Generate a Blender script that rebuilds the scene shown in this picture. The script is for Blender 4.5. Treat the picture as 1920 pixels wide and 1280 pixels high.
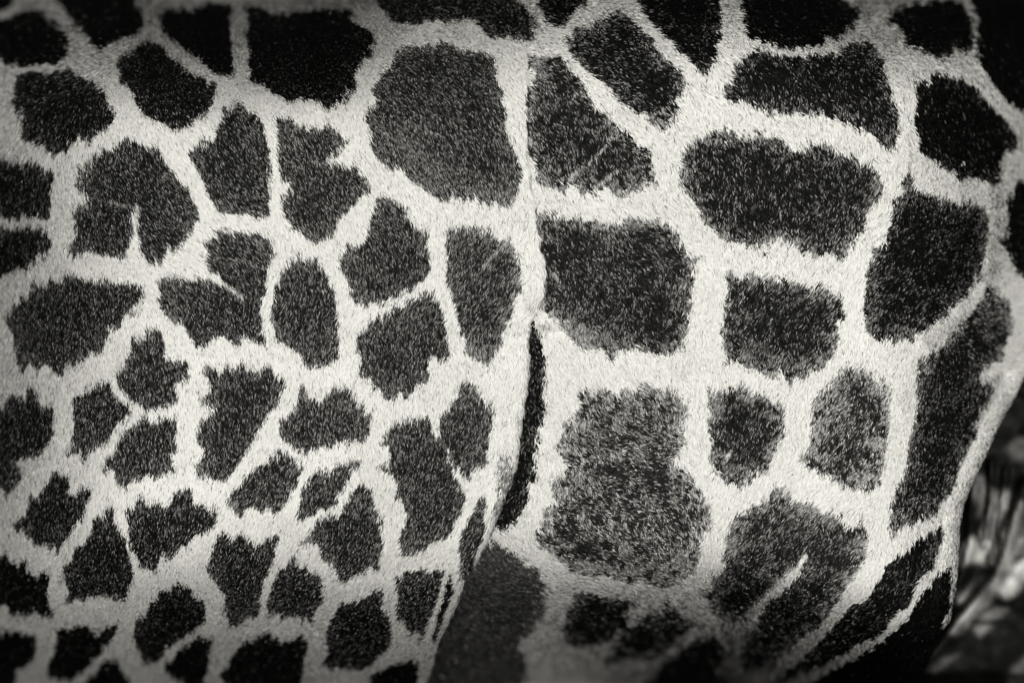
import bpy, math
import numpy as np
from mathutils import Vector

for o in list(bpy.data.objects):
    bpy.data.objects.remove(o)
scene = bpy.context.scene
rng = np.random.default_rng(7)

# ---------------------------------------------------------------- scale, camera, light
S = 1.3 / 1920.0          # metres of coat per photo pixel at the reference plane
DIST = 5.0                # camera to reference plane, metres
Z0 = 2.0                  # height of the picture's centre above the ground (a giraffe's ribs)

cam_data = bpy.data.cameras.new("camera")
cam = bpy.data.objects.new("camera", cam_data)
scene.collection.objects.link(cam)
cam.location = (0, -DIST, Z0)
cam.rotation_euler = (math.radians(90), 0, 0)
cam_data.sensor_width = 36
cam_data.lens = 36 * DIST / 1.3
cam_data.clip_start = 0.05
cam_data.clip_end = 200
cam_data.dof.use_dof = True
cam_data.dof.focus_distance = DIST - 0.075
cam_data.dof.aperture_fstop = 1.9
scene.camera = cam

SUN_AZ, SUN_EL = math.radians(9), math.radians(3.5)
world = bpy.data.worlds.new("World")
scene.world = world
world.use_nodes = True
wn = world.node_tree.nodes
wl = world.node_tree.links
bg = wn["Background"]
sky = wn.new("ShaderNodeTexSky")
sky.sky_type = 'NISHITA'
sky.sun_disc = False
sky.sun_elevation = SUN_EL
sky.sun_rotation = math.pi - SUN_AZ
bw = wn.new("ShaderNodeRGBToBW")           # the photograph is monochrome
wl.new(sky.outputs[0], bw.inputs[0])
wl.new(bw.outputs[0], bg.inputs[0])
bg.inputs[1].default_value = 0.05

sun_data = bpy.data.lights.new("sun", 'SUN')
sun_data.energy = 5.0
sun_data.angle = math.radians(1.5)
sun_data.color = (1.0, 0.992, 0.965)
sun = bpy.data.objects.new("sun", sun_data)
scene.collection.objects.link(sun)
to_sun = Vector((math.sin(SUN_AZ) * math.cos(SUN_EL), -math.cos(SUN_AZ) * math.cos(SUN_EL), math.sin(SUN_EL)))
sun.rotation_euler = (-to_sun).to_track_quat('-Z', 'Y').to_euler()
sun.location = to_sun * 30

vs = scene.view_settings
vs.view_transform = 'Standard'
vs.look = 'None'
vs.exposure = -0.5
vs.gamma = 1.0
scene.cycles.max_bounces = 5
scene.cycles.diffuse_bounces = 3

# ---------------------------------------------------------------- small helpers
def vnoise(x, y, scale, seed):
    """smooth value noise, -1..1"""
    r = np.random.default_rng(seed)
    G = r.uniform(-1, 1, (128, 128))
    x = np.asarray(x, float) / scale + 37.3
    y = np.asarray(y, float) / scale + 51.7
    xi = np.floor(x).astype(int); yi = np.floor(y).astype(int)
    fx = x - xi; fy = y - yi
    fx = fx * fx * (3 - 2 * fx); fy = fy * fy * (3 - 2 * fy)
    a = G[yi % 128, xi % 128]; b = G[yi % 128, (xi + 1) % 128]
    c = G[(yi + 1) % 128, xi % 128]; d = G[(yi + 1) % 128, (xi + 1) % 128]
    return (a * (1 - fx) + b * fx) * (1 - fy) + (c * (1 - fx) + d * fx) * fy

def sm(t):
    t = np.clip(t, 0, 1)
    return t * t * (3 - 2 * t)

def quad(t):
    """t^2 up to 1, then straight on"""
    t = np.maximum(t, 0)
    return np.where(t < 1, t * t, 2 * t - 1)

def cub(t):
    t = np.maximum(t, 0)
    return np.where(t < 1, t ** 3, 1 + 1.6 * (t - 1))

def to_world(u, v, d):
    k = (DIST - d * S) / DIST
    return np.stack([(u - 960) * S * k, -d * S, Z0 + (640 - v) * S * k], -1)

def pts(ox, oy, text, sc=3.2):
    q = [tuple(map(float, w.split(','))) for w in text.split()]
    return np.array([(ox + a / sc, oy + b / sc) for a, b in q])

# ---------------------------------------------------------------- the coat's patches
# (layer, polygon, hair tone, share of hairs coloured pale for painted glints)
PATCH = []  # patches near the frame edge: darker tones, fewer glints paint in the light falloff
def P(layer, ox, oy, text, tone=0.018, glint=0.30, sc=3.2):
    PATCH.append((layer, pts(ox, oy, text, sc), tone, glint))

# --- shoulder and leg
P('L',0,0,"-60,-80 90,-60 100,0 60,40 0,60 -60,70",.008,.05)
P('L',0,0,"-60,150 60,130 130,90 200,65 270,90 320,150 370,190 410,250 420,310 380,350 310,390 260,400 140,395 60,370 40,350 -60,340",.008,.06)
P('L',0,0,"380,-100 820,-100 830,40 860,110 850,180 780,210 720,240 660,260 625,300 580,260 520,210 470,150 440,90 390,40 340,10",.008,.05)
P('L',0,0,"300,26 330,18 350,20 397,12 432,14 428,40 430,78 434,125 428,138 400,134 375,115 337,84 308,60",.008,.04,1)
P('L',0,0,"900,260 960,290 1000,340 1060,390 1130,440 1200,480 1270,500 1290,540 1260,590 1220,660 1160,710 1110,765 1050,760 990,740 940,720 900,690 850,670 830,620 810,570 770,520 730,490 750,440 730,390 740,350 800,330 850,290",.012,.14)
P('L',0,0,"150,450 250,440 300,460 380,430 450,430 520,470 570,520 610,560 640,620 690,690 660,750 590,780 530,820 470,820 420,850 390,890 330,910 280,870 250,840 170,820 140,760 140,700 110,640 100,560 120,500",.012,.16)
P('L',0,0,"-40,285 8,292 45,303 75,312 100,320 98,335 92,352 95,372 92,392 88,400 60,402 40,410 0,405 -40,410",.012,.16,1)
P('L',0,380,"-80,115 80,130 160,140 240,150 310,190 300,250 270,290 210,320 160,360 130,390 60,400 0,440 -80,460",.012,.16)
P('L',0,0,"244,259 231,266 216,272 197,278 181,294 175,306 150,312 156,328 144,341 156,356 172,366 175,375 153,380 141,394 137,396 147,411 144,430 147,449 134,464 128,477 150,471 175,467 194,474 231,480 234,461 241,436 244,405 250,386 256,381 259,399 256,427 262,458 272,477 284,489 300,486 312,464 331,455 347,436 366,405 364,394 353,369 347,350 328,337 325,319 316,312 305,326 306,303 297,287 291,272 269,275 253,269",.018,.27,1)
P('L',350,0,"360,50 420,60 480,90 530,110 560,80 600,100 660,80 760,80 850,70 940,60 990,90 950,130 1010,160 1060,190 1100,210 1115,290 1080,330 1040,360 1010,410 990,450 1000,510 960,560 930,620 850,635 790,610 740,590 680,570 630,600 560,570 500,540 450,500 420,490 370,480 400,430 370,390 370,300 360,200 370,120",.008,.10)
P('L',350,0,"310,620 340,660 360,690 410,690 440,740 460,790 450,840 475,860 480,930 490,1000 475,1080 480,1160 470,1230 480,1276 450,1266 400,1286 340,1276 290,1276 240,1256 180,1240 150,1180 120,1120 100,1060 70,1000 20,930 50,870 110,840 180,820 170,770 210,720 230,660 280,660",.017,.27)
P('L',350,0,"540,720 610,700 650,760 700,760 760,760 830,760 880,780 920,810 960,840 920,870 880,890 850,920 830,950 800,980 850,990 900,980 950,990 1000,1000 1030,1040 1090,1110 1040,1150 1000,1190 960,1246 900,1296 880,1366 850,1416 800,1446 740,1416 690,1396 660,1356 620,1366 620,1306 580,1256 570,1200 600,1150 640,1100 620,1080 570,1070 560,1010 550,930 560,850 540,780",.02,.34)
P('L',0,380,"400,400 440,420 470,450 530,440 560,470 620,440 660,460 700,450 740,480 800,480 840,480 850,560 820,610 790,640 740,660 720,720 660,740 640,800 600,840 590,880 530,900 490,940 440,950 390,980 360,1030 310,980 270,950 240,990 190,960 130,990 120,910 100,860 110,810 60,740 50,680 80,610 130,590 180,560 190,510 220,470 280,490 320,460 370,460",.016,.28)
P('L',350,380,"180,160 220,170 280,170 330,180 370,200 400,180 440,190 490,230 510,290 490,350 470,400 460,460 470,520 450,580 440,640 450,700 440,760 460,810 480,850 430,800 370,800 330,800 290,830 250,790 210,770 150,800 120,840 70,870 50,820 10,760 -10,700 -80,680 -130,640 -160,600 -150,530 -180,460 -100,440 -30,460 10,460 80,460 130,450 180,480 230,500 290,520 330,550 310,500 270,480 230,460 200,420 130,390 110,320 120,240 150,190",.018,.32)
P('L',0,380,"930,740 960,780 980,850 970,920 1020,930 1060,920 1110,950 1120,1000 1110,1050 1050,1060 1030,1100 1060,1150 1060,1180 1000,1180 960,1200 880,1225 820,1190 780,1180 740,1120 730,1070 700,1000 740,1000 770,990 770,930 800,880 800,800 850,810 880,790 890,760",.018,.28)
P('L',350,380,"650,320 720,330 760,340 800,390 840,430 860,490 880,560 890,620 910,660 890,720 900,790 900,860 890,940 840,970 790,950 740,960 710,940 690,890 640,870 610,830 550,830 540,760 530,700 510,630 540,580 540,510 570,450 590,390 610,350",.02,.36)
P('L',650,380,"170,20 190,-30 240,-40 300,-10 340,30 350,80 400,120 440,150 480,160 470,220 480,300 490,370 480,420 450,460 400,490 360,520 320,540 280,560 230,580 170,600 110,590 70,600 60,550 20,510 20,440 -20,390 -50,330 -30,280 0,260 60,280 100,260 120,200 130,130 160,90",.02,.36)
P('L',650,380,"620,160 680,140 760,150 830,160 900,190 970,230 990,290 1030,340 1040,400 1050,480 1020,540 1000,590 980,660 950,720 930,790 910,850 880,900 870,950 830,940 790,910 740,890 710,860 730,800 720,760 680,740 690,690 670,630 650,580 640,510 610,450 610,380 620,300 610,230",.026,.40)
P('L',650,380,"510,540 550,590 560,640 580,700 590,790 600,850 610,930 560,940 530,890 490,920 470,980 490,1050 450,1060 410,1080 380,1150 350,1130 330,1080 290,1130 250,1170 210,1120 170,1110 160,1050 120,1030 70,1010 110,960 110,920 70,880 70,830 80,780 130,740 150,700 210,690 250,650 300,620 350,590 410,570 460,550",.02,.36)
P('L',0,660,"-60,330 20,320 70,250 110,260 170,260 180,200 230,230 220,280 240,320 300,300 320,340 310,410 320,470 300,540 270,570 250,610 190,610 140,640 90,640 90,680 130,730 100,780 80,820 40,830 10,780 -60,780",.014,.2)
P('L',0,660,"640,170 660,210 700,270 760,300 800,330 780,380 730,410 690,460 650,480 620,530 580,560 540,590 510,640 500,570 460,590 410,600 430,560 460,520 440,470 470,420 450,370 450,300 450,260 500,230 540,200 590,190",.016,.26)
P('L',0,660,"800,400 870,390 910,410 960,390 1050,380 1050,440 1040,500 1060,570 1020,600 1020,650 1050,700 990,710 900,720 830,740 780,760 740,800 700,750 720,700 670,680 620,690 640,640 680,610 700,560 720,500 760,450",.016,.28)
P('L',0,660,"320,700 350,740 400,740 420,760 400,820 420,850 480,820 510,790 550,830 530,870 490,910 510,950 480,1010 450,1040 420,1080 390,1110 350,1180 310,1160 270,1130 230,1130 190,1090 160,1050 130,1050 80,1020 130,990 170,960 180,900 200,840 250,850 280,800 310,770",.012,.18)
P('L',0,880,"660,190 680,250 690,320 730,370 760,420 775,490 790,560 800,640 770,690 750,760 700,760 640,750 560,750 520,740 480,760 410,790 430,720 410,680 400,620 400,560 450,520 480,470 520,440 550,390 570,340 580,290 620,280 640,260",.012,.18)
P('L',0,880,"770,240 820,210 840,160 870,200 930,200 980,220 1040,200 1060,140 1100,100 1140,120 1150,180 1190,220 1280,220 1300,260 1290,290 1240,350 1170,380 1140,430 1080,450 1020,510 980,490 950,510 950,590 900,600 870,560 830,510 800,480 775,440 770,360 790,300",.014,.22)
P('L',0,880,"-80,500 40,510 60,560 120,570 160,540 150,610 180,640 240,620 300,600 290,660 270,720 290,790 320,870 260,860 190,850 120,860 60,830 60,790 20,810 -80,830",.009,.07)
P('L',0,880,"-80,990 60,960 130,970 200,970 210,1030 210,1080 180,1150 130,1180 90,1210 80,1290 80,1400 -80,1400",.008,.04)
P('L',0,880,"350,960 400,920 450,940 530,930 560,960 620,970 660,950 700,910 680,980 650,1020 610,1070 570,1120 530,1180 480,1230 400,1250 330,1250 290,1220 300,1160 340,1100 350,1030",.008,.06)
P('L',0,880,"640,1150 700,1150 720,1190 760,1250 780,1300 800,1400 450,1400 480,1290 520,1250 580,1200",.008,.04)
P('L',0,880,"1060,690 1110,690 1130,740 1190,770 1220,820 1230,900 1200,930 1150,970 1100,1010 1060,1030 1020,1060 960,1110 920,1150 880,1170 860,1110 840,1060 810,1010 820,930 850,880 890,860 900,810 950,780 970,720",.010,.13)
P('L',0,880,"1120,1030 1180,990 1280,1000 1260,1070 1250,1160 1230,1230 1220,1330 1130,1320 1080,1260 1000,1180 1050,1100",.008,.06)
P('L',350,660,"120,60 160,110 220,110 280,80 330,80 380,90 430,110 490,90 530,140 590,160 560,220 540,280 510,340 470,380 440,420 410,480 370,540 340,600 300,660 260,720 220,760 160,750 120,740 70,700 60,650 110,620 120,570 90,530 70,470 90,420 90,380 150,370 200,330 150,300 80,270 130,250 150,220 160,170 110,120",.018,.31)
P('L',350,660,"680,190 700,230 720,260 760,280 810,270 860,250 890,220 940,200 970,220 990,270 1030,310 1080,350 1110,390 1090,450 1080,500 1030,510 980,530 930,530 880,540 820,560 770,550 720,570 690,585 640,550 590,520 560,470 570,420 620,370 670,320 670,260",.02,.36)
P('L',350,660,"520,590 570,600 620,610 650,650 700,690 670,730 650,780 620,830 600,880 560,910 540,960 500,920 440,940 390,900 330,960 300,910 250,880 290,840 330,790 380,740 410,700 440,670 490,640",.018,.32)
P('L',350,660,"1040,630 1030,670 980,690 960,740 940,790 930,850 900,900 850,920 800,930 750,960 670,990 690,940 710,890 700,840 720,790 740,750 800,730 810,700 860,700 920,670 980,650",.018,.33)
P('L',350,880,"1040,80 1100,90 1110,160 1130,230 1150,280 1190,290 1160,340 1160,400 1180,460 1150,520 1160,590 1090,590 1030,600 990,640 940,660 910,620 880,570 850,520 820,480 800,430 740,420 690,420 750,370 790,320 830,280 900,260 930,210 960,160 1000,130",.018,.32)
P('L',650,680,"710,120 740,110 770,150 790,200 830,240 880,270 870,330 860,400 840,450 840,520 830,590 780,610 750,650 730,690 690,640 650,610 620,570 610,500 560,480 560,420 550,350 590,300 630,280 640,230 670,180",.022,.36)
P('L',650,680,"420,320 490,330 510,370 540,430 600,490 615,560 645,612 660,680 680,750 710,800 690,850 650,920 640,970 590,1030 530,1060 490,1070 450,1110 400,1120 350,1110 330,1050 350,1000 370,940 370,880 350,820 300,810 320,760 310,700 290,640 240,620 190,610 270,590 270,540 280,480 210,470 260,420 270,380 340,340",.019,.34)
P('L',650,680,"820,790 830,850 830,950 820,1010 800,1070 770,1140 750,1200 730,1260 710,1300 680,1290 690,1200 690,1120 690,1060 720,1010 740,950 770,900 800,840",.02,.3)
P('L',650,680,"960,540 985,560 985,620 965,700 925,840 895,920 885,900 912,800 912,650 930,560",.5,.3)
P('L',350,880,"650,520 690,560 720,600 770,600 790,650 810,720 820,780 770,830 760,910 710,880 650,870 600,880 540,860 500,840 500,780 500,710 530,660 550,600 600,560",.014,.25)
P('L',350,880,"250,350 260,400 300,410 340,380 380,400 400,460 440,460 490,420 540,390 550,430 520,470 520,540 500,600 480,640 450,690 440,760 430,830 410,870 370,870 330,890 270,930 260,880 230,830 250,770 240,700 190,670 150,620 130,560 160,520 170,460 190,410",.014,.24)
P('L',350,880,"380,1020 430,1010 490,980 530,1000 560,1040 610,1040 660,1020 700,1000 720,1030 710,1090 700,1160 700,1220 680,1290 640,1400 260,1400 250,1290 200,1240 260,1180 280,1120 330,1060",.009,.09)
P('L',350,880,"950,780 1010,780 1060,780 1110,760 1150,710 1180,760 1170,820 1200,890 1230,970 1210,1050 1150,1100 1110,1150 1050,1190 990,1180 920,1180 820,1170 870,1120 850,1060 840,990 870,940 900,880 930,830",.011,.18)
P('L',0,0,"700,1262 740,1248 775,1236 788,1250 775,1290 760,1340 690,1340",.008,.05,1)
P('L',640,853,"310,670 400,650 500,640 590,640 580,700 550,790 530,860 500,930 460,1030 430,990 400,1000 380,940 340,880 330,800 320,720",.014,.27,3)
P('L',640,853,"630,640 640,690 620,760 590,850 560,930 540,1000 520,1050 510,1020 540,930 560,850 580,760 600,690",.012,.1,3)
# --- upper patches that run across shoulder and ribs
P('B',650,0,"290,320 390,290 470,300 530,270 590,270 650,300 700,320 780,320 850,330 880,370 890,430 880,500 930,540 920,620 940,700 930,770 960,830 990,890 1020,960 1030,1040 1020,1130 990,1170 950,1230 890,1200 830,1210 770,1180 700,1180 640,1160 570,1190 520,1150 480,1110 420,1090 360,1050 350,1000 280,1010 230,970 190,930 150,880 150,800 150,740 110,700 160,640 200,590 160,550 190,500 190,440 240,410 270,370",.024,.31)
P('B',650,0,"170,-100 190,20 230,60 260,110 340,150 420,140 480,130 560,120 610,140 680,120 740,110 790,140 840,200 880,220 950,210 1000,230 1080,240 1110,220 1130,170 1100,100 1060,60 1020,20 980,-100",.014,.2)
P('B',1000,0,"-20,-100 0,30 50,80 90,150 140,160 190,130 220,70 270,30 300,-10 300,-100",.009,.1)
P('B',1000,0,"60,350 140,350 190,390 220,450 260,490 300,560 330,610 370,660 420,680 460,710 500,760 560,800 600,860 660,870 690,920 680,990 730,1080 690,1070 650,1080 620,1130 560,1140 530,1170 480,1130 440,1110 380,1130 340,1150 290,1130 240,1090 180,1090 150,1130 100,1090 50,1090 20,1060 10,1010 -10,930 -30,850 -40,740 -20,660 -50,590 -10,530 -10,450 -20,390 -20,345",.022,.3)
P('T',1000,0,"500,80 540,110 590,150 640,200 700,250 740,320 790,380 850,420 890,470 890,520 860,570 820,610 850,650 820,710 780,760 720,740 690,710 720,680 650,670 600,640 530,610 480,560 470,510 420,490 380,460 330,430 280,390 240,350 200,290 190,250 220,190 290,180 360,150 400,120 450,100",.013,.2)
P('T',1000,0,"590,-100 620,30 660,90 700,140 760,200 830,250 880,310 940,350 990,400 1040,410 1080,360 1080,280 1100,220 1110,190 1110,80 1110,-100",.009,.1)
P('T',1300,0,"290,-100 290,60 300,150 310,200 350,240 420,262 500,280 600,298 680,285 760,258 830,230 890,190 950,140 980,100 970,60 900,30 850,-10 850,-100",.008,.06)
P('T',1300,0,"350,280 440,300 560,325 650,352 710,340 770,325 840,330 900,280 950,260 1040,270 1080,320 1130,380 1120,440 1150,510 1180,590 1210,680 1220,780 1190,840 1160,890 1120,840 1080,790 1020,760 950,740 880,700 800,690 700,670 620,660 540,660 470,660 400,640 360,610 290,600 240,590 200,570 170,550 170,510 220,480 230,410 290,370 330,320",.013,.17)
P('T',1520,0,"460,130 490,80 560,60 620,30 700,10 800,0 880,20 925,60 960,130 960,280 940,310 900,300 850,290 800,310 740,330 680,310 620,290 570,290 550,240 540,170",.008,.05)
P('T',1520,0,"960,-100 955,40 985,130 985,290 1020,380 1080,460 1140,540 1200,610 1260,650 1440,720 1440,-100",.007,.02)
P('T',1520,0,"620,480 680,480 740,450 800,440 850,460 900,470 920,510 980,520 1010,570 1060,620 1110,670 1150,720 1190,770 1230,830 1220,890 1150,910 1140,980 1120,1060 1090,1090 1040,1070 1000,1050 960,1060 900,1060 870,1030 880,990 940,980 960,960 920,950 870,960 840,990 800,980 750,940 690,900 660,910 640,860 640,800 610,720 620,640 630,560",.008,.07)
P('T',1520,300,"1440,60 1280,100 1250,130 1210,190 1180,260 1190,330 1180,420 1140,480 1180,530 1190,590 1220,640 1250,690 1280,710 1440,720",.008,.05)
P('T',1300,0,"110,780 150,790 190,760 230,770 240,820 300,830 350,820 390,800 450,810 500,820 540,860 570,900 600,910 640,880 680,860 730,850 770,840 800,870 850,890 900,920 940,900 960,940 1000,970 1050,990 1110,1020 1130,1080 1130,1140 1100,1190 1050,1250 1030,1340 1000,1390 950,1430 910,1480 900,1540 860,1520 800,1500 740,1510 690,1510 640,1480 600,1450 560,1430 510,1400 480,1430 430,1470 390,1480 340,1460 280,1440 200,1420 150,1390 100,1340 70,1300 40,1260 0,1190 -40,1140 -70,1080 -80,1000 -70,900 0,840 80,800",.018,.27)
P('T',1520,300,"560,80 600,80 610,150 660,190 720,190 770,220 820,250 880,260 940,240 990,250 1010,280 1060,310 1060,400 1060,480 1040,560 1020,640 1000,700 960,760 920,800 880,840 830,880 780,920 730,950 710,1000 660,1020 620,1020 600,1060 550,1070 490,1060 440,1060 380,1050 370,1010 340,990 340,920 330,860 350,780 350,690 360,630 390,590 380,530 440,510 480,480 470,430 510,390 490,330 510,270 500,220 560,210",.012,.17)
P('T',1300,400,"200,340 250,370 290,370 370,340 400,390 450,390 510,370 560,380 610,390 640,380 680,430 720,440 770,420 820,440 880,490 900,540 910,590 900,630 860,650 870,720 860,790 830,830 780,880 740,910 690,930 660,980 620,970 590,1000 560,960 540,920 500,950 460,940 400,930 340,910 280,880 220,880 180,880 200,830 190,780 170,720 170,680 200,620 190,570 200,490 230,460 210,400",.02,.3)
P('T',1000,380,"20,60 90,50 150,60 200,80 270,80 340,90 420,110 490,120 540,110 600,80 650,100 700,110 760,110 810,140 850,170 870,230 890,290 920,320 1000,330 960,360 950,400 970,460 950,520 930,590 960,650 900,660 920,720 920,820 880,850 830,870 800,910 740,890 690,890 650,860 590,850 530,870 490,870 470,920 430,890 420,840 350,850 290,860 240,800 190,740 130,690 80,640 40,600 -10,560 -20,400 -40,200 -20,100",.026,.36)
P('T',1280,680,"170,160 250,140 290,150 350,130 390,160 440,170 490,180 530,210 590,230 610,300 600,400 590,460 560,490 530,560 500,640 450,650 400,690 350,740 310,700 260,700 220,660 210,620 170,570 170,490 190,450 170,400 160,350 190,300 170,230",.026,.34)
P('T',1280,680,"1010,10 1060,0 1110,20 1130,60 1170,90 1210,90 1230,140 1250,190 1230,260 1240,360 1220,440 1220,520 1200,600 1180,690 1130,760 1080,730 1020,730 970,740 940,700 880,680 830,650 770,620 760,580 710,550 770,500 790,460 780,390 790,320 780,250 820,190 870,140 900,80 960,50",.05,.58)
P('T',950,680,"410,160 470,170 520,150 570,130 600,170 650,180 700,160 760,150 790,110 830,130 880,120 920,150 980,140 1040,180 1060,240 1100,250 1090,310 1060,360 1040,420 1060,490 1010,550 970,600 1050,630 1090,660 1130,740 1180,800 1220,830 1220,900 1240,950 1200,1000 1170,1040 1180,1100 1150,1160 1120,1220 1100,1260 1020,1280 1000,1330 930,1330 870,1320 820,1300 740,1310 640,1280 550,1250 470,1260 390,1240 340,1210 300,1170 280,1130 220,1100 170,1080 160,1020 220,980 210,900 290,840 300,780 280,700 360,610 350,550 310,510 300,470 340,420 340,370 400,330 430,290 450,230",.06,.62)
P('T',950,680,"110,-275 145,-262 190,-172 212,-45 228,83 212,253 186,380 170,480 168,560 160,640 165,690 128,720 124,800 100,880 64,930 0,965 -60,990 -240,990 -240,-200",.011,.11)  # patch along the fold, widened and darkened to paint the fold's shadow
P('T',800,880,"400,430 450,460 510,480 550,530 590,590 640,580 660,640 710,700 690,760 680,820 660,880 600,920 640,960 560,1000 520,1060 560,1100 620,1180 560,1300 600,1500 -200,1500 -300,1000 100,700 300,480",.066,.16)
P('T',800,880,"870,740 930,740 1000,760 1070,770 1130,770 1220,790 1220,840 1180,890 1210,940 1150,970 1100,1000 1060,1050 980,1060 900,1050 830,1020 800,960 820,900 830,850 860,800",.025,.2)
P('T',1150,880,"270,830 330,800 360,850 390,890 460,900 430,940 390,990 330,1040 260,1090 180,1120 60,1120 -60,1160 -80,1100 10,1060 20,1000 80,940 150,880 210,860",.025,.2)
P('T',1150,880,"580,980 600,1020 650,1050 640,1120 640,1180 590,1210 640,1260 640,1500 130,1500 170,1300 230,1230 300,1160 380,1090 430,1050 490,1010",.014,.1)
P('T',1150,880,"976,100 1026,130 1066,160 1116,210 1176,190 1226,220 1276,250 1326,260 1376,260 1346,300 1396,340 1456,330 1506,310 1536,380 1516,440 1526,510 1474,560 1454,620 1394,680 1374,740 1314,810 1284,860 1224,930 1184,950 1120,1000 1080,1040 1000,1100 930,1170 870,1210 800,1200 760,1120 790,1060 790,1000 850,940 880,890 910,850 920,800 980,760 1040,720 1100,660 1150,580 1180,520 1170,490 1130,510 1090,560 1040,600 1020,650 960,700 910,740 860,790 810,840 770,870 720,890 660,880 610,860 570,850 560,790 540,740 590,690 590,620 640,600 700,570 720,550 660,530 670,480 700,440 690,380 720,310 770,250 840,210 900,190 960,160",.03,.40)
P('T',1520,880,"790,330 790,390 760,450 740,500 720,570 690,620 650,680 620,740 600,790 560,830 520,870 480,920 450,970 400,1010 340,1030 280,1060 220,1100 150,1130 80,1170 0,1210 -100,1250 -200,1290 -230,1260 -100,1190 -20,1120 60,1040 120,970 180,910 230,860 270,800 340,780 380,740 400,680 440,650 450,600 490,540 530,500 590,460 640,420 690,380 740,350",.012,.12)
P('T',1520,880,"760,630 800,600 820,560 836,640 832,750 806,850 780,925 860,940 960,1000 900,1500 -500,1500 -200,1330 0,1260 100,1210 200,1150 280,1110 340,1070 400,1050 440,1010 500,960 560,900 600,860 620,800 650,740 690,690",.008,.03)  # belly underside, its deep shade painted as very dark coat
P('T',1520,600,"1060,-230 1110,-170 1150,-120 1170,-60 1180,60 1160,140 1140,230 1080,240 1020,290 990,330 1010,370 1060,370 1090,420 1050,470 1020,510 1010,570 970,620 990,680 950,740 930,780 880,870 870,940 850,1000 800,1050 770,1100 720,1150 640,1180 580,1200 540,1220 500,1275 480,1240 490,1140 480,1100 510,1040 540,960 580,880 590,800 600,700 630,640 640,560 670,490 650,420 630,400 650,320 660,250 700,200 780,160 830,90 880,40 930,-20 990,-80 1030,-150",.018,.2)

# pale scratches and flecks in the coat: (points, half width px, strength)
STROKE = [
    (pts(1000,0,"460,810 400,890 330,960 200,1060"), 4, .75),
    (pts(1000,0,"500,1010 430,1060 360,1110"), 4, .7),
    (pts(1000,0,"650,690 740,660 800,640"), 3.5, .6),
    (pts(650,0,"370,740 470,770 560,810"), 3.5, .45),
    (pts(650,380,"990,200 900,280 820,370"), 3.5, .6),
    (pts(1280,680,"265,560 290,515"), 4, .95),
    (pts(650,680,"545,430 600,500 625,570 650,620"), 4, .4),
    (pts(350,380,"300,520 340,590"), 3, .3),
    (pts(1520,600,"960,320 930,420 870,470"), 14, .22),
    (pts(0,0,"255,384 252,410 249,440 248,468",1), 5.0, .95),
    (pts(0,0,"365,508 400,520 430,538 452,552",1), 4.5, .85),
    (pts(1150,880,"800,850 900,760 1000,670 1090,580 1160,510"), 6, .9),
    (pts(1000,380,"30,560 60,610"), 5, .5),
    (pts(0,0,"735,255 790,310 860,350 930,355",1), 42, .24),
    (pts(0,0,"1035,585 1080,625 1130,630",1), 24, .30),
    (pts(0,0,"1440,440 1490,450",1), 16, .30),
    (pts(0,0,"1375,1010 1420,960 1500,955 1545,970",1), 24, .22),
    (pts(0,0,"1370,650 1450,675 1530,670",1), 20, .22),
    (pts(0,0,"1640,590 1700,610",1), 20, .15),
    (pts(0,0,"860,430 920,440",1), 18, .2),
    (pts(0,0,"870,640 900,650",1), 18, .22),
    (pts(0,0,"1038,513 1042,516",1), 4, .9), (pts(0,0,"1046,530 1049,533",1), 4, .8),
    (pts(0,0,"1031,590 1036,594",1), 6, .9), (pts(0,0,"1058,598 1066,606",1), 6, .8), (pts(0,0,"1088,604 1094,612",1), 5, .7),
    (pts(0,0,"150,362 180,368 215,378 245,384",1), 3.0, .38),
    (pts(0,0,"318,312 304,330 292,345",1), 3.0, .4),
    (pts(0,0,"650,285 625,297 600,304",1), 5, .45),
    (pts(1150,880,"1000,640 1090,560 1150,500"), 4, .5),
    (pts(0,880,"960,1120 1060,1050 1130,1000"), 3.5, .5),
    (pts(0,660,"740,230 800,310"), 3, .4),
    (pts(1000,0,"300,760 380,800 460,810"), 4, .25),
    (pts(1300,0,"400,290 560,315 660,340"), 6, .25),
]
# dark specks and crease shade painted into the pale coat
CREASE = [
    (pts(1520,0,"560,820 580,900 590,990 600,1080"), 2.5, .6),
    (pts(1280,680,"1130,740 1130,800 1125,860"), 2, .5),
    (pts(0,880,"380,620 365,660"), 3, .8),
    (pts(0,0,"1030,543 1036,548",1), 4, .9), (pts(0,0,"1046,555 1050,558",1), 4, .9), (pts(0,0,"1069,558 1073,560",1), 3.5, .9),
    (pts(0,0,"1016,604 1021,607",1), 4, .95), (pts(0,0,"1036,582 1040,584",1), 3, .9), (pts(0,0,"1048,586 1051,590",1), 3, .9),
    (pts(0,0,"1008,622 1006,650",1), 4, .7), (pts(0,0,"1012,400 1012,440",1), 2.5, .6), (pts(0,0,"975,405 985,425",1), 2, .6),
    (pts(0,0,"990,560 1004,580",1), 3, .4), (pts(0,0,"1012,848 1022,842",1), 2, .8), (pts(0,0,"972,770 970,790",1), 2.5, .6),
    (pts(350,380,"310,240 300,330 315,420"), 4, .7),
    (pts(650,0,"530,185 570,195"), 2, .8),
    (pts(650,0,"620,190 650,200"), 2, .8),
]

# ---------------------------------------------------------------- rasterised pattern maps
U0, V0, RES = -700, -560, 2
MW, MH = (2700 - U0) // RES, (1860 - V0) // RES

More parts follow.
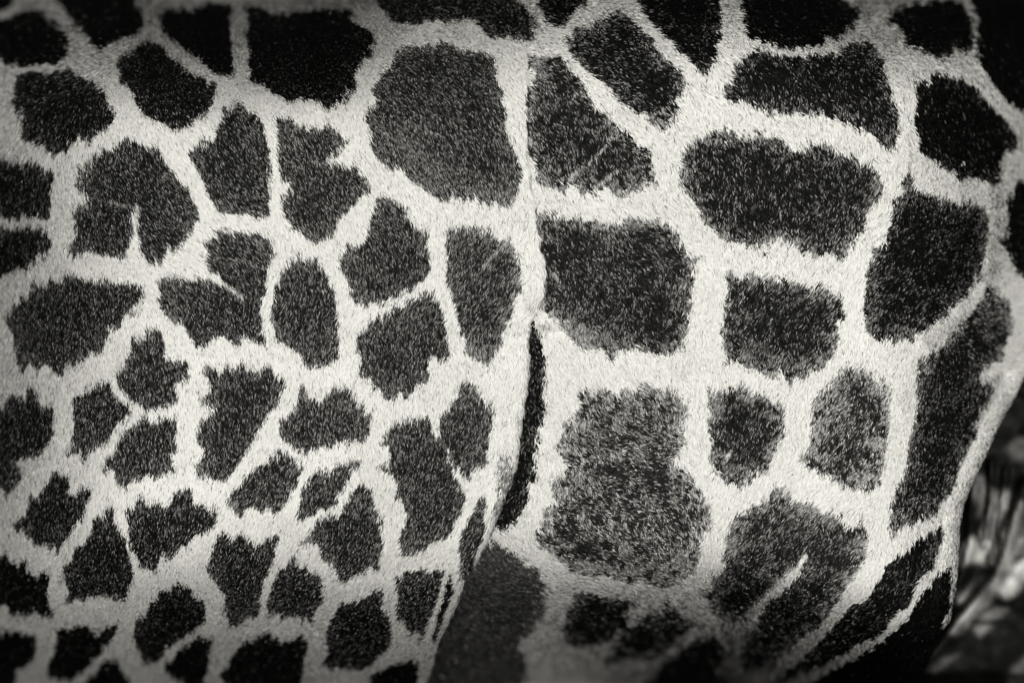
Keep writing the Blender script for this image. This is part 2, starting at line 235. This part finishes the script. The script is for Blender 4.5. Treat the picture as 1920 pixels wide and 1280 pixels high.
def fill(img, poly, val):
    q = (poly - (U0, V0)) / RES
    x0, y0 = np.floor(q.min(0)).astype(int); x1, y1 = np.ceil(q.max(0)).astype(int)
    x0 = max(x0, 0); y0 = max(y0, 0); x1 = min(x1, MW - 1); y1 = min(y1, MH - 1)
    X, Y = np.meshgrid(np.arange(x0, x1 + 1) + .5, np.arange(y0, y1 + 1) + .5)
    ins = np.zeros(X.shape, bool)
    n = len(q)
    for i in range(n):
        ax, ay = q[i]; bx, by = q[(i + 1) % n]
        if ay == by:
            continue
        c = ((ay > Y) != (by > Y)) & (X < (bx - ax) * (Y - ay) / (by - ay) + ax)
        ins ^= c
    img[y0:y1 + 1, x0:x1 + 1][ins] = val

def boxblur(a, r):
    for ax in (0, 1):
        k = 2 * r + 1
        p = np.concatenate([np.repeat(np.take(a, [0], ax), r + 1, ax), a, np.repeat(np.take(a, [-1], ax), r, ax)], ax)
        c = np.cumsum(p, ax)
        hi = np.take(c, range(k, c.shape[ax]), ax); lo = np.take(c, range(0, c.shape[ax] - k), ax)
        a = (hi - lo) / k
    return a

def stroke_map(strokes):
    m = np.zeros((MH, MW), np.float32)
    for line, hw, st in strokes:
        a0 = np.floor((line.min(0) - 3 * hw - (U0, V0)) / RES).astype(int)
        a1 = np.ceil((line.max(0) + 3 * hw - (U0, V0)) / RES).astype(int)
        X, Y = np.meshgrid(np.arange(a0[0], a1[0] + 1) * RES + U0, np.arange(a0[1], a1[1] + 1) * RES + V0)
        best = np.full(X.shape, 1e9)
        for i in range(len(line) - 1):
            a, b = line[i], line[i + 1]
            ab = b - a
            t = np.clip(((X - a[0]) * ab[0] + (Y - a[1]) * ab[1]) / (ab @ ab), 0, 1)
            best = np.minimum(best, np.hypot(X - a[0] - t * ab[0], Y - a[1] - t * ab[1]))
        w = st * np.exp(-(best / hw) ** 2)
        sl = m[a0[1]:a1[1] + 1, a0[0]:a1[0] + 1]
        np.maximum(sl, w, out=sl)
    return m

idL = np.zeros((MH, MW), np.int16)
idT = np.zeros((MH, MW), np.int16)
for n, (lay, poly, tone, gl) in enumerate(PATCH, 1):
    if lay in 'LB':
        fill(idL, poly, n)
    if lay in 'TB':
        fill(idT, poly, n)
# above the armpit the two meet in one sheet
row_join = int((385 - V0) / RES)
both = np.where(idL > 0, idL, idT)
idL[:row_join] = both[:row_join]
idT[:row_join] = both[:row_join]
for im in (idL, idT):          # the traced outlines run along the inner side of the fuzzy edge
    hi = im.astype(np.int32); lo = np.where(im > 0, im, 9999).astype(np.int32)
    for ax in (0, 1):
        hi = np.max([np.roll(hi, k, ax) for k in range(-6, 7)], 0)
        lo = np.min([np.roll(lo, k, ax) for k in range(-6, 7)], 0)
    for sh in ((0, 1), (0, -1), (1, 0), (-1, 0)) * 2:
        n_ = np.roll(im, sh, (0, 1))
        im[:] = np.where((im == 0) & (hi == lo), n_, im)
NP = len(PATCH)
OUTER = NP + 1           # patches of the coat beyond the picture
gx, gy = np.meshgrid(np.arange(-820, 2900, 185), np.arange(-680, 2000, 185))
seeds = np.stack([gx.ravel(), gy.ravel()], 1) + np.random.default_rng(3).uniform(-65, 65, (gx.size, 2))
XX, YY = np.meshgrid(np.arange(MW) * RES + U0, np.arange(MH) * RES + V0)
wx = XX + 14 * vnoise(XX, YY, 40, 91); wy = YY + 14 * vnoise(XX, YY, 40, 92)
f1 = np.full(XX.shape, 1e9, np.float32); f2 = f1.copy()
for sx, sy in seeds:
    d = np.hypot(wx - sx, wy - sy).astype(np.float32)
    f2 = np.minimum(f2, np.maximum(f1, d)); f1 = np.minimum(f1, d)
out = (XX < -14) | (XX > 1934) | (YY < -14) | (YY > 1294)
for im in (idL, idT):
    near = boxblur((im > 0).astype(np.float32), 11) > .04
    im[out & ~near & (im == 0) & (f2 - f1 > 42)] = OUTER
softL = boxblur(boxblur((idL > 0).astype(np.float32), 7), 7)
softT = boxblur(boxblur((idT > 0).astype(np.float32), 7), 7)
coreL = boxblur(boxblur((idL > 0).astype(np.float32), 13), 13)
coreT = boxblur(boxblur((idT > 0).astype(np.float32), 13), 13)
pale_stroke = stroke_map(STROKE)
dark_crease = stroke_map(CREASE)
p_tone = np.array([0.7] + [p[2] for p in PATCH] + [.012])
p_glint = np.array([0.0] + [p[3] for p in PATCH] + [.15])

def look(img, u, v):
    i = np.clip(((v - V0) / RES).astype(int), 0, MH - 1)
    j = np.clip(((u - U0) / RES).astype(int), 0, MW - 1)
    return img[i, j]

# groin skin: pale ridges and spots; dark base also paints the gap's shade
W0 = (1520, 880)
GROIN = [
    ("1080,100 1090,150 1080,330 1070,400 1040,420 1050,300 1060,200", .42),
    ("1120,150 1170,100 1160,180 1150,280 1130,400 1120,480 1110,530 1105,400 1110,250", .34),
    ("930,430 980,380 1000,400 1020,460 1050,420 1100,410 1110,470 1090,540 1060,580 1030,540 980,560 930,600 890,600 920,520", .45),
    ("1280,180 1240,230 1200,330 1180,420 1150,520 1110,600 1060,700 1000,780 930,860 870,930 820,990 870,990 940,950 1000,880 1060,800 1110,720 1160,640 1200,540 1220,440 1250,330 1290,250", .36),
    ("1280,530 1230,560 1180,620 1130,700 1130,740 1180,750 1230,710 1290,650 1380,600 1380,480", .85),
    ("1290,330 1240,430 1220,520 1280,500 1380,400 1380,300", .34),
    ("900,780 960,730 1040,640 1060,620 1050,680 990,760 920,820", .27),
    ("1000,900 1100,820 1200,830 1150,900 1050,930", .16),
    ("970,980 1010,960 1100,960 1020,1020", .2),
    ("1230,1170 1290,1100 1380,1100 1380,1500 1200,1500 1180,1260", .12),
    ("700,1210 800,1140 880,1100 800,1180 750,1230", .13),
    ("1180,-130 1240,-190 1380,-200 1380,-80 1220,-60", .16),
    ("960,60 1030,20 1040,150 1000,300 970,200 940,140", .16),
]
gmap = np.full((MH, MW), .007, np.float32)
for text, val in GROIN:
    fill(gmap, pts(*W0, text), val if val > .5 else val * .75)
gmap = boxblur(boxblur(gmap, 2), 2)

# ---------------------------------------------------------------- the body's form
ev = np.array([[-600,985],[300,985],[385,998],[400,1003],[450,1011],[500,1021],[540,1020],[565,1015],[585,1008],[597,1000],[606,993],[650,990],[700,990],[745,985],[800,975],[860,969],[910,955],[965,935],[1020,910],[1090,871],[1150,845],[1210,820],[1280,799],[1420,742],[1900,560]], float)
rv = np.array([[-600,2430],[300,2400],[450,2200],[560,2030],[620,1970],[690,1921],[735,1903],[800,1868],[850,1846],[902,1821],[942,1805],[983,1796],[1067,1792],[1100,1788],[1155,1778],[1200,1755],[1280,1722],[1400,1680],[1900,1500]], float)
gv = np.array([[-600,0.05],[372,0.05],[430,16],[560,36],[600,50],[620,75],[750,120],[900,160],[1000,200],[1100,290],[1280,420],[1900,640]], float)
def edge(v):
    w = sm((np.asarray(v, float) - 380) / 60)
    return np.interp(v, ev[:, 0], ev[:, 1]) + w * (2.2 * vnoise(0 * np.asarray(v, float), v, 17, 81) + 1.6 * vnoise(0 * np.asarray(v, float), v, 41, 82))
def rim(v): return np.interp(v, rv[:, 0], rv[:, 1])
def gap(v): return np.interp(v, gv[:, 0], gv[:, 1])

def common(u, v):
    aL = 860 - 560 * sm((u - 480) / 330)
    L = 150 - 330 * cub((420 - u) / 420) - aL * cub((310 - v) / 310) - 840 * cub((v - 880) / 400) - 25 * quad((u - 700) / 300)
    aT = 190 + 420 * sm((u - 1380) / 300)
    vb = v - .3 * np.maximum(0, u - 1350)
    T = 110 - aT * cub((225 - v) / 225) - 520 * cub((u - 1530) / 390) - 1500 * cub((vb - 945) / 335) - 220 * cub((v - 1080) / 200) * sm((1480 - u) / 300)
    w = sm((u - 820) / 330)
    H = L * (1 - w) + T * w
    H += 7 * vnoise(u, v, 170, 5) + 2.5 * vnoise(u, v, 55, 6)
    return H

ridge_line = pts(0, 0, "1850,300 1862,360 1867,420 1860,490 1840,545 1800,583 1740,625", 1)
def line_dist(u, v, line):
    best = np.full(np.shape(u), 1e9)
    for i in range(len(line) - 1):
        a, b = line[i], line[i + 1]; ab = b - a
        t = np.clip(((u - a[0]) * ab[0] + (v - a[1]) * ab[1]) / (ab @ ab), 0, 1)
        best = np.minimum(best, np.hypot(u - a[0] - t * ab[0], v - a[1] - t * ab[1]))
    return best

def left_surf(u, v):
    E = edge(v)
    H = common(u, v) + .4 * gap(v) * sm((u - (E - 360)) / 360)
    # soft callus under the armpit
    H += 12 * np.exp(-((u - 1003) / 16) ** 2 - ((v - 572) / 24) ** 2)
    return H

def right_surf(u, v):
    E = edge(v)
    H = common(u, v) - .6 * gap(v) * np.exp(-np.maximum(0, u - E) / 170)
    H += 20 * np.exp(-(line_dist(u, v, ridge_line) / 17) ** 2)
    return H

g_ridges = [(pts(*W0, t), h, w) for t, h, w in [
    ("1085,-50 1085,150 1070,330 1040,450", 40, 7),
    ("1170,0 1150,200 1125,400 1080,560", 34, 7),
    ("1290,100 1230,280 1180,460 1100,650 960,830 830,990 720,1130", 70, 16),
    ("980,100 960,280 960,450 920,600 860,760", 45, 12),
    ("1340,420 1240,600 1150,730", 60, 22)]]
def groin_surf(u, v):
    H = -340 - .15 * np.maximum(0, v - 700) - .1 * np.maximum(0, 2000 - u)
    for line, h, w in g_ridges:
        H = H + h * np.exp(-(line_dist(u, v, line) / w) ** 2)
    return H + 25 * vnoise(u, v, 90, 15) + 7 * vnoise(u, v, 24, 16)

rows = np.concatenate([np.arange(-440, -20, 14), np.arange(-20, 1300, 5), np.arange(1300, 1720, 14)]).astype(float)
nr = len(rows)
V1 = rows[:, None]
def ramp(n): return np.linspace(0, 1, n)[None, :]

E = edge(V1); R = rim(V1); G = gap(V1)
rw = np.clip(G * .09, .2, 15); rd = np.clip(G * .1, .05, 18)
secs = []        # (name, u, v, d)
a = E - rw
uL = np.concatenate([-640 + (0 + 620) * ramp(44)[:, :-1] + 0 * a, -20 + (a + 20) * ramp(190)], 1)
secs.append(('L', uL, V1 + 0 * uL, left_surf(uL, V1 + 0 * uL)))
th = np.linspace(0, math.pi / 2, 11)[None, 1:]
dA = left_surf(a, V1)
uA = a + rw * np.sin(th)
secs.append(('LA', uA, V1 + 0 * uA, dA - rd * (1 - np.cos(th))))
under = np.clip(G * .45, .2, 120)
t = ramp(7)[:, 1:]
dU0 = dA - rd
dU1 = right_surf(E - under, V1) - .05
uU = E - under * t
secs.append(('U', uU, V1 + 0 * uU, dU0 * (1 - t) + dU1 * t))
rw2 = 36.0; rd2 = 70.0
b = R - rw2
st = E - under
uT = st + (b - st) * ramp(211)[:, 1:]
secs.append(('T', uT, V1 + 0 * uT, right_surf(uT, V1 + 0 * uT)))
dB = right_surf(b, V1)
uB = b + rw2 * np.sin(th)
secs.append(('TA', uB, V1 + 0 * uB, dB - rd2 * (1 - np.cos(th))))
gu0 = R - 60
dW0 = dB - rd2
dW1 = groin_surf(gu0, V1)
uW = R - 60 * t
secs.append(('W', uW, V1 + 0 * uW, dW0 * (1 - t) + np.minimum(dW1, dW0 - 60) * t))
gu1 = np.maximum(2640.0, R + 60)
uG = gu0 + (gu1 - gu0) * (ramp(121)[:, 1:] ** 1.35)
secs.append(('G', uG, V1 + 0 * uG, np.minimum(groin_surf(uG, V1 + 0 * uG), dB - rd2 - 60)))

Ugrid = np.concatenate([s[1] for s in secs], 1)
Vgrid = np.concatenate([s[2] for s in secs], 1)
Dgrid = np.concatenate([s[3] for s in secs], 1)
nc = Ugrid.shape[1]
PW = to_world(Ugrid, Vgrid, Dgrid)
sec_of_col = np.concatenate([[k] * s[1].shape[1] for k, s in enumerate(secs)])

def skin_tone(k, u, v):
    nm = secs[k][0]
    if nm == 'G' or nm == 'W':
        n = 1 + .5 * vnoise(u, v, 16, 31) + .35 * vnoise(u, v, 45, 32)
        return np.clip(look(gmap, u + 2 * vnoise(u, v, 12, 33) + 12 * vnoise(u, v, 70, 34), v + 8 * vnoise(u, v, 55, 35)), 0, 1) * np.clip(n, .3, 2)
    soft = look(softL if nm in ('L', 'LA', 'U') else softT, u, v)
    ids = look(idL if nm in ('L', 'LA', 'U') else idT, u, v)
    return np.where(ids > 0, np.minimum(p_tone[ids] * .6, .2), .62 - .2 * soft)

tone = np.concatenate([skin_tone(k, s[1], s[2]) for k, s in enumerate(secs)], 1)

# ---------------------------------------------------------------- materials
def coat_material(name, rough, normal_attr=False, bump=False):
    m = bpy.data.materials.new(name)
    m.use_nodes = True
    nt = m.node_tree
    bs = nt.nodes["Principled BSDF"]
    at = nt.nodes.new("ShaderNodeAttribute"); at.attribute_name = "tone"
    tint = nt.nodes.new("ShaderNodeMix"); tint.data_type = 'RGBA'; tint.blend_type = 'MULTIPLY'
    tint.inputs[0].default_value = 1.0
    tint.inputs[7].default_value = (1.0, .98, .925, 1)      # the print's faint warm tone
    nt.links.new(at.outputs["Fac"], tint.inputs[6])
    nt.links.new(tint.outputs[2], bs.inputs["Base Color"])
    bs.inputs["Roughness"].default_value = rough
    bs.inputs["Specular IOR Level"].default_value = .06
    if normal_attr:
        an = nt.nodes.new("ShaderNodeAttribute"); an.attribute_name = "lie"
        nt.links.new(an.outputs["Vector"], bs.inputs["Normal"])
    if bump:
        nz = nt.nodes.new("ShaderNodeTexNoise"); nz.inputs["Scale"].default_value = 160
        bp = nt.nodes.new("ShaderNodeBump"); bp.inputs["Strength"].default_value = .25
        bp.inputs["Distance"].default_value = .004
        nt.links.new(nz.outputs["Fac"], bp.inputs["Height"])
        nt.links.new(bp.outputs[0], bs.inputs["Normal"])
    return m

skin_mat = coat_material("skin", .6, bump=True)
hair_mat = coat_material("coat_hair", .55, normal_attr=True)

# ---------------------------------------------------------------- the giraffe
giraffe = bpy.data.objects.new("giraffe", None)
scene.collection.objects.link(giraffe)
giraffe["label"] = "patched giraffe filling the frame, upper leg overlapping its rounded flank and belly"
giraffe["category"] = "giraffe"

def raw_mesh(name, verts, faces, size):
    """mesh from an (n,3) array and a flat index array with equal face sizes"""
    me = bpy.data.meshes.new(name)
    nf = len(faces) // size
    me.vertices.add(len(verts)); me.vertices.foreach_set("co", np.asarray(verts, np.float32).ravel())
    me.loops.add(len(faces)); me.loops.foreach_set("vertex_index", np.asarray(faces, np.int32))
    me.polygons.add(nf)
    me.polygons.foreach_set("loop_start", np.arange(0, nf * size, size, dtype=np.int32))
    return me

def part(name, me, mat, smooth=True):
    me.materials.append(mat)
    if smooth:
        me.polygons.foreach_set("use_smooth", np.ones(len(me.polygons), bool))
    me.update(calc_edges=True)
    o = bpy.data.objects.new(name, me)
    o.parent = giraffe
    scene.collection.objects.link(o)
    return o

# one closed skin: the seen side as a sheet of rows, carried back to a far wall behind
idx = np.arange(nr * nc).reshape(nr, nc)
q = np.stack([idx[:-1, :-1], idx[1:, :-1], idx[1:, 1:], idx[:-1, 1:]], -1).reshape(-1, 4)
loop = np.concatenate([idx[0, :], idx[1:, -1], idx[-1, -2::-1], idx[-2:0:-1, 0]])
bu = Ugrid.ravel()[loop]; bv = Vgrid.ravel()[loop]
back = to_world(960 + (bu - 960) * .8, 640 + (bv - 640) * .8, np.full(len(loop), -4600.0))
nb = len(loop); base = nr * nc
lo = np.arange(nb) + base
q2 = np.stack([loop, np.roll(loop, -1), np.roll(lo, -1), lo], -1)
ctr = base + nb
q3 = np.stack([lo[0:-1:2], lo[1::2][:len(lo[0:-1:2])], np.roll(lo, -2)[0:-1:2], np.full(len(lo[0:-1:2]), ctr)], -1)
allv = np.concatenate([PW.reshape(-1, 3), back, to_world(np.array([960.]), np.array([640.]), np.array([-4600.]))])
me = raw_mesh("body", allv, np.concatenate([q, q2, q3]).ravel(), 4)
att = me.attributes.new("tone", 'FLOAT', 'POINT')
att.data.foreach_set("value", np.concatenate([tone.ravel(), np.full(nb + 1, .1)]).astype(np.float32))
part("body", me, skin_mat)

# ---------------------------------------------------------------- hair lie (direction the coat is combed)
FLOW_L = np.array([(50,60,-.8,.5),(150,60,-.6,.6),(30,150,-.95,.3),(20,230,-.5,.85),(200,280,.3,.95),(450,60,.3,.7),(250,330,.5,.85),(430,300,.45,.9),(420,440,.65,.76),(330,420,.6,.8),(550,560,.05,1),(100,600,.2,1),(150,1000,.1,1),(450,1000,-.1,1),(700,700,.05,1),(600,1240,-.6,.8),(700,1240,-.6,.8),(100,1250,-.2,1),(900,480,-.4,.92),(860,650,.05,1),(930,800,0,1),(850,1100,-.3,1),(600,250,.3,.9),(700,950,.1,1),(830,200,.5,.85),(700,50,.8,.5),(620,120,.4,.8),(830,330,.25,.95)])
FLOW_T = np.array([(830,200,.5,.85),(700,50,.8,.5),(950,60,.85,.5),(1150,120,.85,.5),(1200,450,.8,.55),(1100,650,.6,.75),(1300,300,.3,.95),(1450,350,.35,.95),(1450,560,.2,1),(1100,250,.3,.95),(1080,420,.35,.9),(1180,850,.9,.3),(1150,1000,.85,.4),(1390,800,.1,1),(1600,800,-.1,1),(1450,1000,-.35,1),(1750,500,-.15,1),(1800,800,-.15,1),(1700,80,.5,.85),(1850,250,.55,.8),(1560,230,.4,.9),(1000,1100,.9,.3),(1200,1200,.9,.4),(1600,1150,-.6,.8),(1000,700,.4,.9),(970,900,.2,1),(1890,600,.9,-.3)])
def flow(tab, u, v):
    sx = np.zeros(len(u)); sy = np.zeros(len(u))
    for a, b, x, y in tab:
        w = 1.0 / (((u - a) ** 2 + (v - b) ** 2) ** 1.5 + 4e4)
        h = math.hypot(x, y)
        sx += w * x / h; sy += w * y / h
    h = np.hypot(sx, sy) + 1e-12
    return sx / h, sy / h

DENS = 0.37
bucket = {}      # patch id -> list of (root, dir, normal, side, length, width, tone)
def grow(k, seed):
    nm, u, v, d = secs[k]
    r = np.random.default_rng(seed)
    P3 = to_world(u, v, d)
    A = P3[:-1, :-1]; B = P3[:-1, 1:]; C = P3[1:, :-1]; Dd = P3[1:, 1:]
    cr = np.cross(B - A, C - A)
    area = np.linalg.norm(cr, axis=-1) / S ** 2
    uc = (u[:-1, :-1] + u[1:, 1:]) / 2; vc = (v[:-1, :-1] + v[1:, 1:]) / 2
    inside = (uc > -50) & (uc < 1970) & (vc > -50) & (vc < 1330)
    pxa = np.abs(u[:-1, 1:] - u[:-1, :-1]) * np.abs(v[1:, :-1] - v[:-1, :-1])
    eff = np.minimum(area, pxa * 1.7 + 6) if nm in ('L', 'T') else area * .8
    dens = np.where(inside, DENS, DENS * .12)
    if nm in ('T', 'TA'):
        dens = dens * .85
        dens = np.where(uc < edge(vc) - 25, 0, dens)
    num = r.poisson(eff * dens).ravel()
    cell = np.repeat(np.arange(num.size), num)
    n = len(cell)
    s, t = r.random(n)[:, None], r.random(n)[:, None]
    def at(X): return X.reshape(-1, X.shape[-1])[cell] if X.ndim == 3 else X.ravel()[cell]
    a, b, c, dd = at(A), at(B), at(C), at(Dd)
    root = (a * (1 - s) + b * s) * (1 - t) + (c * (1 - s) + dd * s) * t
    uu = at(u[:-1, :-1]) * (1 - s[:, 0]) + at(u[:-1, 1:]) * s[:, 0]
    uu = uu + (at(u[1:, :-1]) - at(u[:-1, :-1])) * t[:, 0]
    vv = at(v[:-1, :-1]) + (at(v[1:, :-1]) - at(v[:-1, :-1])) * t[:, 0]
    X = (b - a); X /= np.linalg.norm(X, axis=1, keepdims=True) + 1e-12
    Y = (c - a); Y /= np.linalg.norm(Y, axis=1, keepdims=True) + 1e-12
    N = np.cross(Y, X); N /= np.linalg.norm(N, axis=1, keepdims=True) + 1e-12
    N = np.where((N[:, 1:2] > 0) & (nm in ('L', 'T')), -N, N)
    leg = nm in ('L', 'LA')
    fx, fy = flow(FLOW_L if leg else FLOW_T, uu, vv)
    wtrunk = sm((uu - 850) / 300) if leg else np.ones(n)
    clump = vnoise(uu, vv, 13, 61) + .6 * vnoise(uu, vv, 29, 62)
    ang = r.normal(0, .2 + .08 * wtrunk) + .35 * clump * (.5 + .8 * wtrunk)
    ca, sa = np.cos(ang), np.sin(ang)
    dx, dy = fx * ca - fy * sa, fx * sa + fy * ca
    Dv = X * dx[:, None] + Y * dy[:, None]
    Dv /= np.linalg.norm(Dv, axis=1, keepdims=True) + 1e-12
    ins = at(inside)
    big = np.where(ins, 1.0, 1.9)
    ln = r.uniform(6, 11, n) * (1 + .15 * wtrunk) * big
    wd = r.uniform(1.0, 1.9, n) * (1 + .45 * wtrunk) * big
    el = r.uniform(.12, .38, n) + .08 * clump
    # colour
    img = idL if leg else idT
    tooth = 9 * vnoise(uu, vv * .45, 7.5, 71) + 3 * vnoise(uu, vv * .6, 19, 72)
    jl = tooth * .95 + r.normal(0, 4.2, n)
    jp = 2.0 * vnoise(uu, vv, 11, 73) + r.normal(0, 1.6, n)
    lu = uu + fx * jl - fy * jp; lv = vv + fy * jl + fx * jp
    ids = look(img, lu, lv)
    soft = look(softL if leg else softT, uu, vv)
    st = look(pale_stroke, lu * .3 + uu * .7, lv * .3 + vv * .7); cz = look(dark_crease, uu, vv)
    dark = ids > 0
    core = np.clip((look(coreL if leg else coreT, uu, vv) - .5) / .5, 0, 1)
    gl = (1.0 + .25 * wtrunk) * p_glint[ids] * (1.4 - (.55 + .35 * wtrunk) * core) + .25 * vnoise(uu, vv, 48, 63) * p_glint[ids]
    fine = vnoise(uu, vv, 6.5, 65)
    gl = gl * np.clip(1 + .8 * clump * wtrunk + .9 * fine * (.4 + .6 * wtrunk), .1, 2.4) + st
    rimf = (1 - core) * (.25 + .75 * wtrunk) * np.minimum(1, p_glint[ids] / .2)
    gl = gl + .28 * rimf ** 1.5 * np.clip(1 + 1.2 * fine, .2, 2)
    isg = r.random(n) < gl
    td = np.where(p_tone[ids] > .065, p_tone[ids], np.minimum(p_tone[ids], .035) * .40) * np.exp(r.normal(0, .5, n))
    tg = (.04 + .36 * r.random(n) ** 1.8) * (.25 + .75 * np.minimum(1, p_glint[ids] / .22)) * (1 + .7 * rimf + .6 * (p_glint[ids] > .55)) + .5 * st ** 2
    tp = .82 * np.exp(r.normal(0, .10, n))
    spk = r.random(n) < (.06 - .045 * wtrunk * sm((vv - 420) / 200)) + .13 * sm((230 - vv) / 230) + .07 * sm((200 - uu) / 200) + cz  # more dark hairs at top and left paint in gaps under grazing light
    tp = np.where(spk, .12 + .45 * r.random(n), tp)
    tp = tp * (1 + .06 * vnoise(uu, vv, 60, 64))
    tn = np.where(dark, np.where(isg, tg, td), np.clip(tp, 0, .9))
    ln = np.where(dark, ln, ln * 1.35)
    # blade
    roll = r.normal(0, .5, n)
    side = np.cross(Dv, N)
    side = side * np.cos(roll)[:, None] + N * np.sin(roll)[:, None]
    lie = N + np.where(dark, .35, .16)[:, None] * r.normal(0, 1, (n, 3)) * np.array([1, .4, 1])
    lie /= np.linalg.norm(lie, axis=1, keepdims=True)
    key = np.where(dark, ids, 0)
    key = np.where(~ins, OUTER, key)
    ce, se = np.cos(el)[:, None], np.sin(el)[:, None]
    ce2, se2 = np.cos(el + .25)[:, None], np.sin(el + .25)[:, None]
    mid = root + (Dv * ce2 + N * se2) * (ln * S * .5)[:, None]
    tip = root + (Dv * ce + N * se * .8) * (ln * S)[:, None]
    w = (wd * S * .5)[:, None]
    V = np.stack([root - side * w, root + side * w, mid + side * w * .85, mid - side * w * .85, tip], 1)
    for kk in np.unique(key):
        m = key == kk
        bucket.setdefault(int(kk), []).append((V[m].astype(np.float32), tn[m].astype(np.float32), lie[m].astype(np.float32)))

grow(0, 101); grow(1, 102); grow(3, 103); grow(4, 104)

def hair_part(name, key):
    V = np.concatenate([b[0] for b in bucket[key]])
    tn = np.concatenate([b[1] for b in bucket[key]])
    lie = np.concatenate([b[2] for b in bucket[key]])
    n = len(V)
    tri = np.array([0, 1, 2, 0, 2, 3, 3, 2, 4], np.int32)
    f = (np.arange(n, dtype=np.int32)[:, None] * 5 + tri[None]).ravel()
    me = raw_mesh(name, V.reshape(-1, 3), f, 3)
    a = me.attributes.new("tone", 'FLOAT', 'POINT')
    a.data.foreach_set("value", np.repeat(tn, 5))
    b = me.attributes.new("lie", 'FLOAT_VECTOR', 'POINT')
    b.data.foreach_set("vector", np.repeat(lie, 5, 0).ravel())
    return part(name, me, hair_mat)

total = 0
for key in sorted(bucket):
    total += sum(len(b[0]) for b in bucket[key])
    if key == 0:
        o = hair_part("pale_coat", 0); o["kind"] = "stuff"
    elif key == OUTER:
        o = hair_part("outer_coat", OUTER); o["kind"] = "stuff"
    else:
        o = hair_part("coat_patch", key)
print("hairs", total, "triangles", total * 3 + 2 * (len(q) + len(q2)))

# ---------------------------------------------------------------- small warts beside the armpit fold
def wart(u, v, r0, val, seed):
    rr = np.random.default_rng(seed)
    n, m = 10, 5
    d0 = float(right_surf(np.array([u]), np.array([v]))[0])
    vs_, ts = [], []
    for i in range(m):
        ph = i / (m - 1) * math.pi / 2
        for j in range(n):
            a = 2 * math.pi * j / n
            k = 1 + .25 * rr.normal()
            vs_.append((u + r0 * math.cos(ph) * math.cos(a) * k, v + r0 * math.cos(ph) * math.sin(a) * k, d0 - .5 + 1.1 * r0 * math.sin(ph)))
            ts.append(val * (.6 + .4 * math.sin(ph)))
    vs_ = np.array(vs_)
    f = []
    for i in range(m - 1):
        for j in range(n):
            f += [i * n + j, (i + 1) * n + j, (i + 1) * n + (j + 1) % n, i * n + (j + 1) % n]
    me = raw_mesh("skin_wart", to_world(vs_[:, 0], vs_[:, 1], vs_[:, 2]), f, 4)
    a = me.attributes.new("tone", 'FLOAT', 'POINT'); a.data.foreach_set("value", np.array(ts, np.float32))
    part("skin_wart", me, skin_mat)
for i, (u, v, r0, val) in enumerate([(1015,450,5.5,.5),(1038,514,6,.5),(1046,528,5,.35),(1031,543,5,.03),(1046,554,4.5,.03),(1069,556,4,.04),(1033,588,7,.62),(1018,604,5,.03),(1034,580,3.5,.05),(1047,584,3.5,.06)]):
    wart(u, v, r0 * .85, val * .7, i)
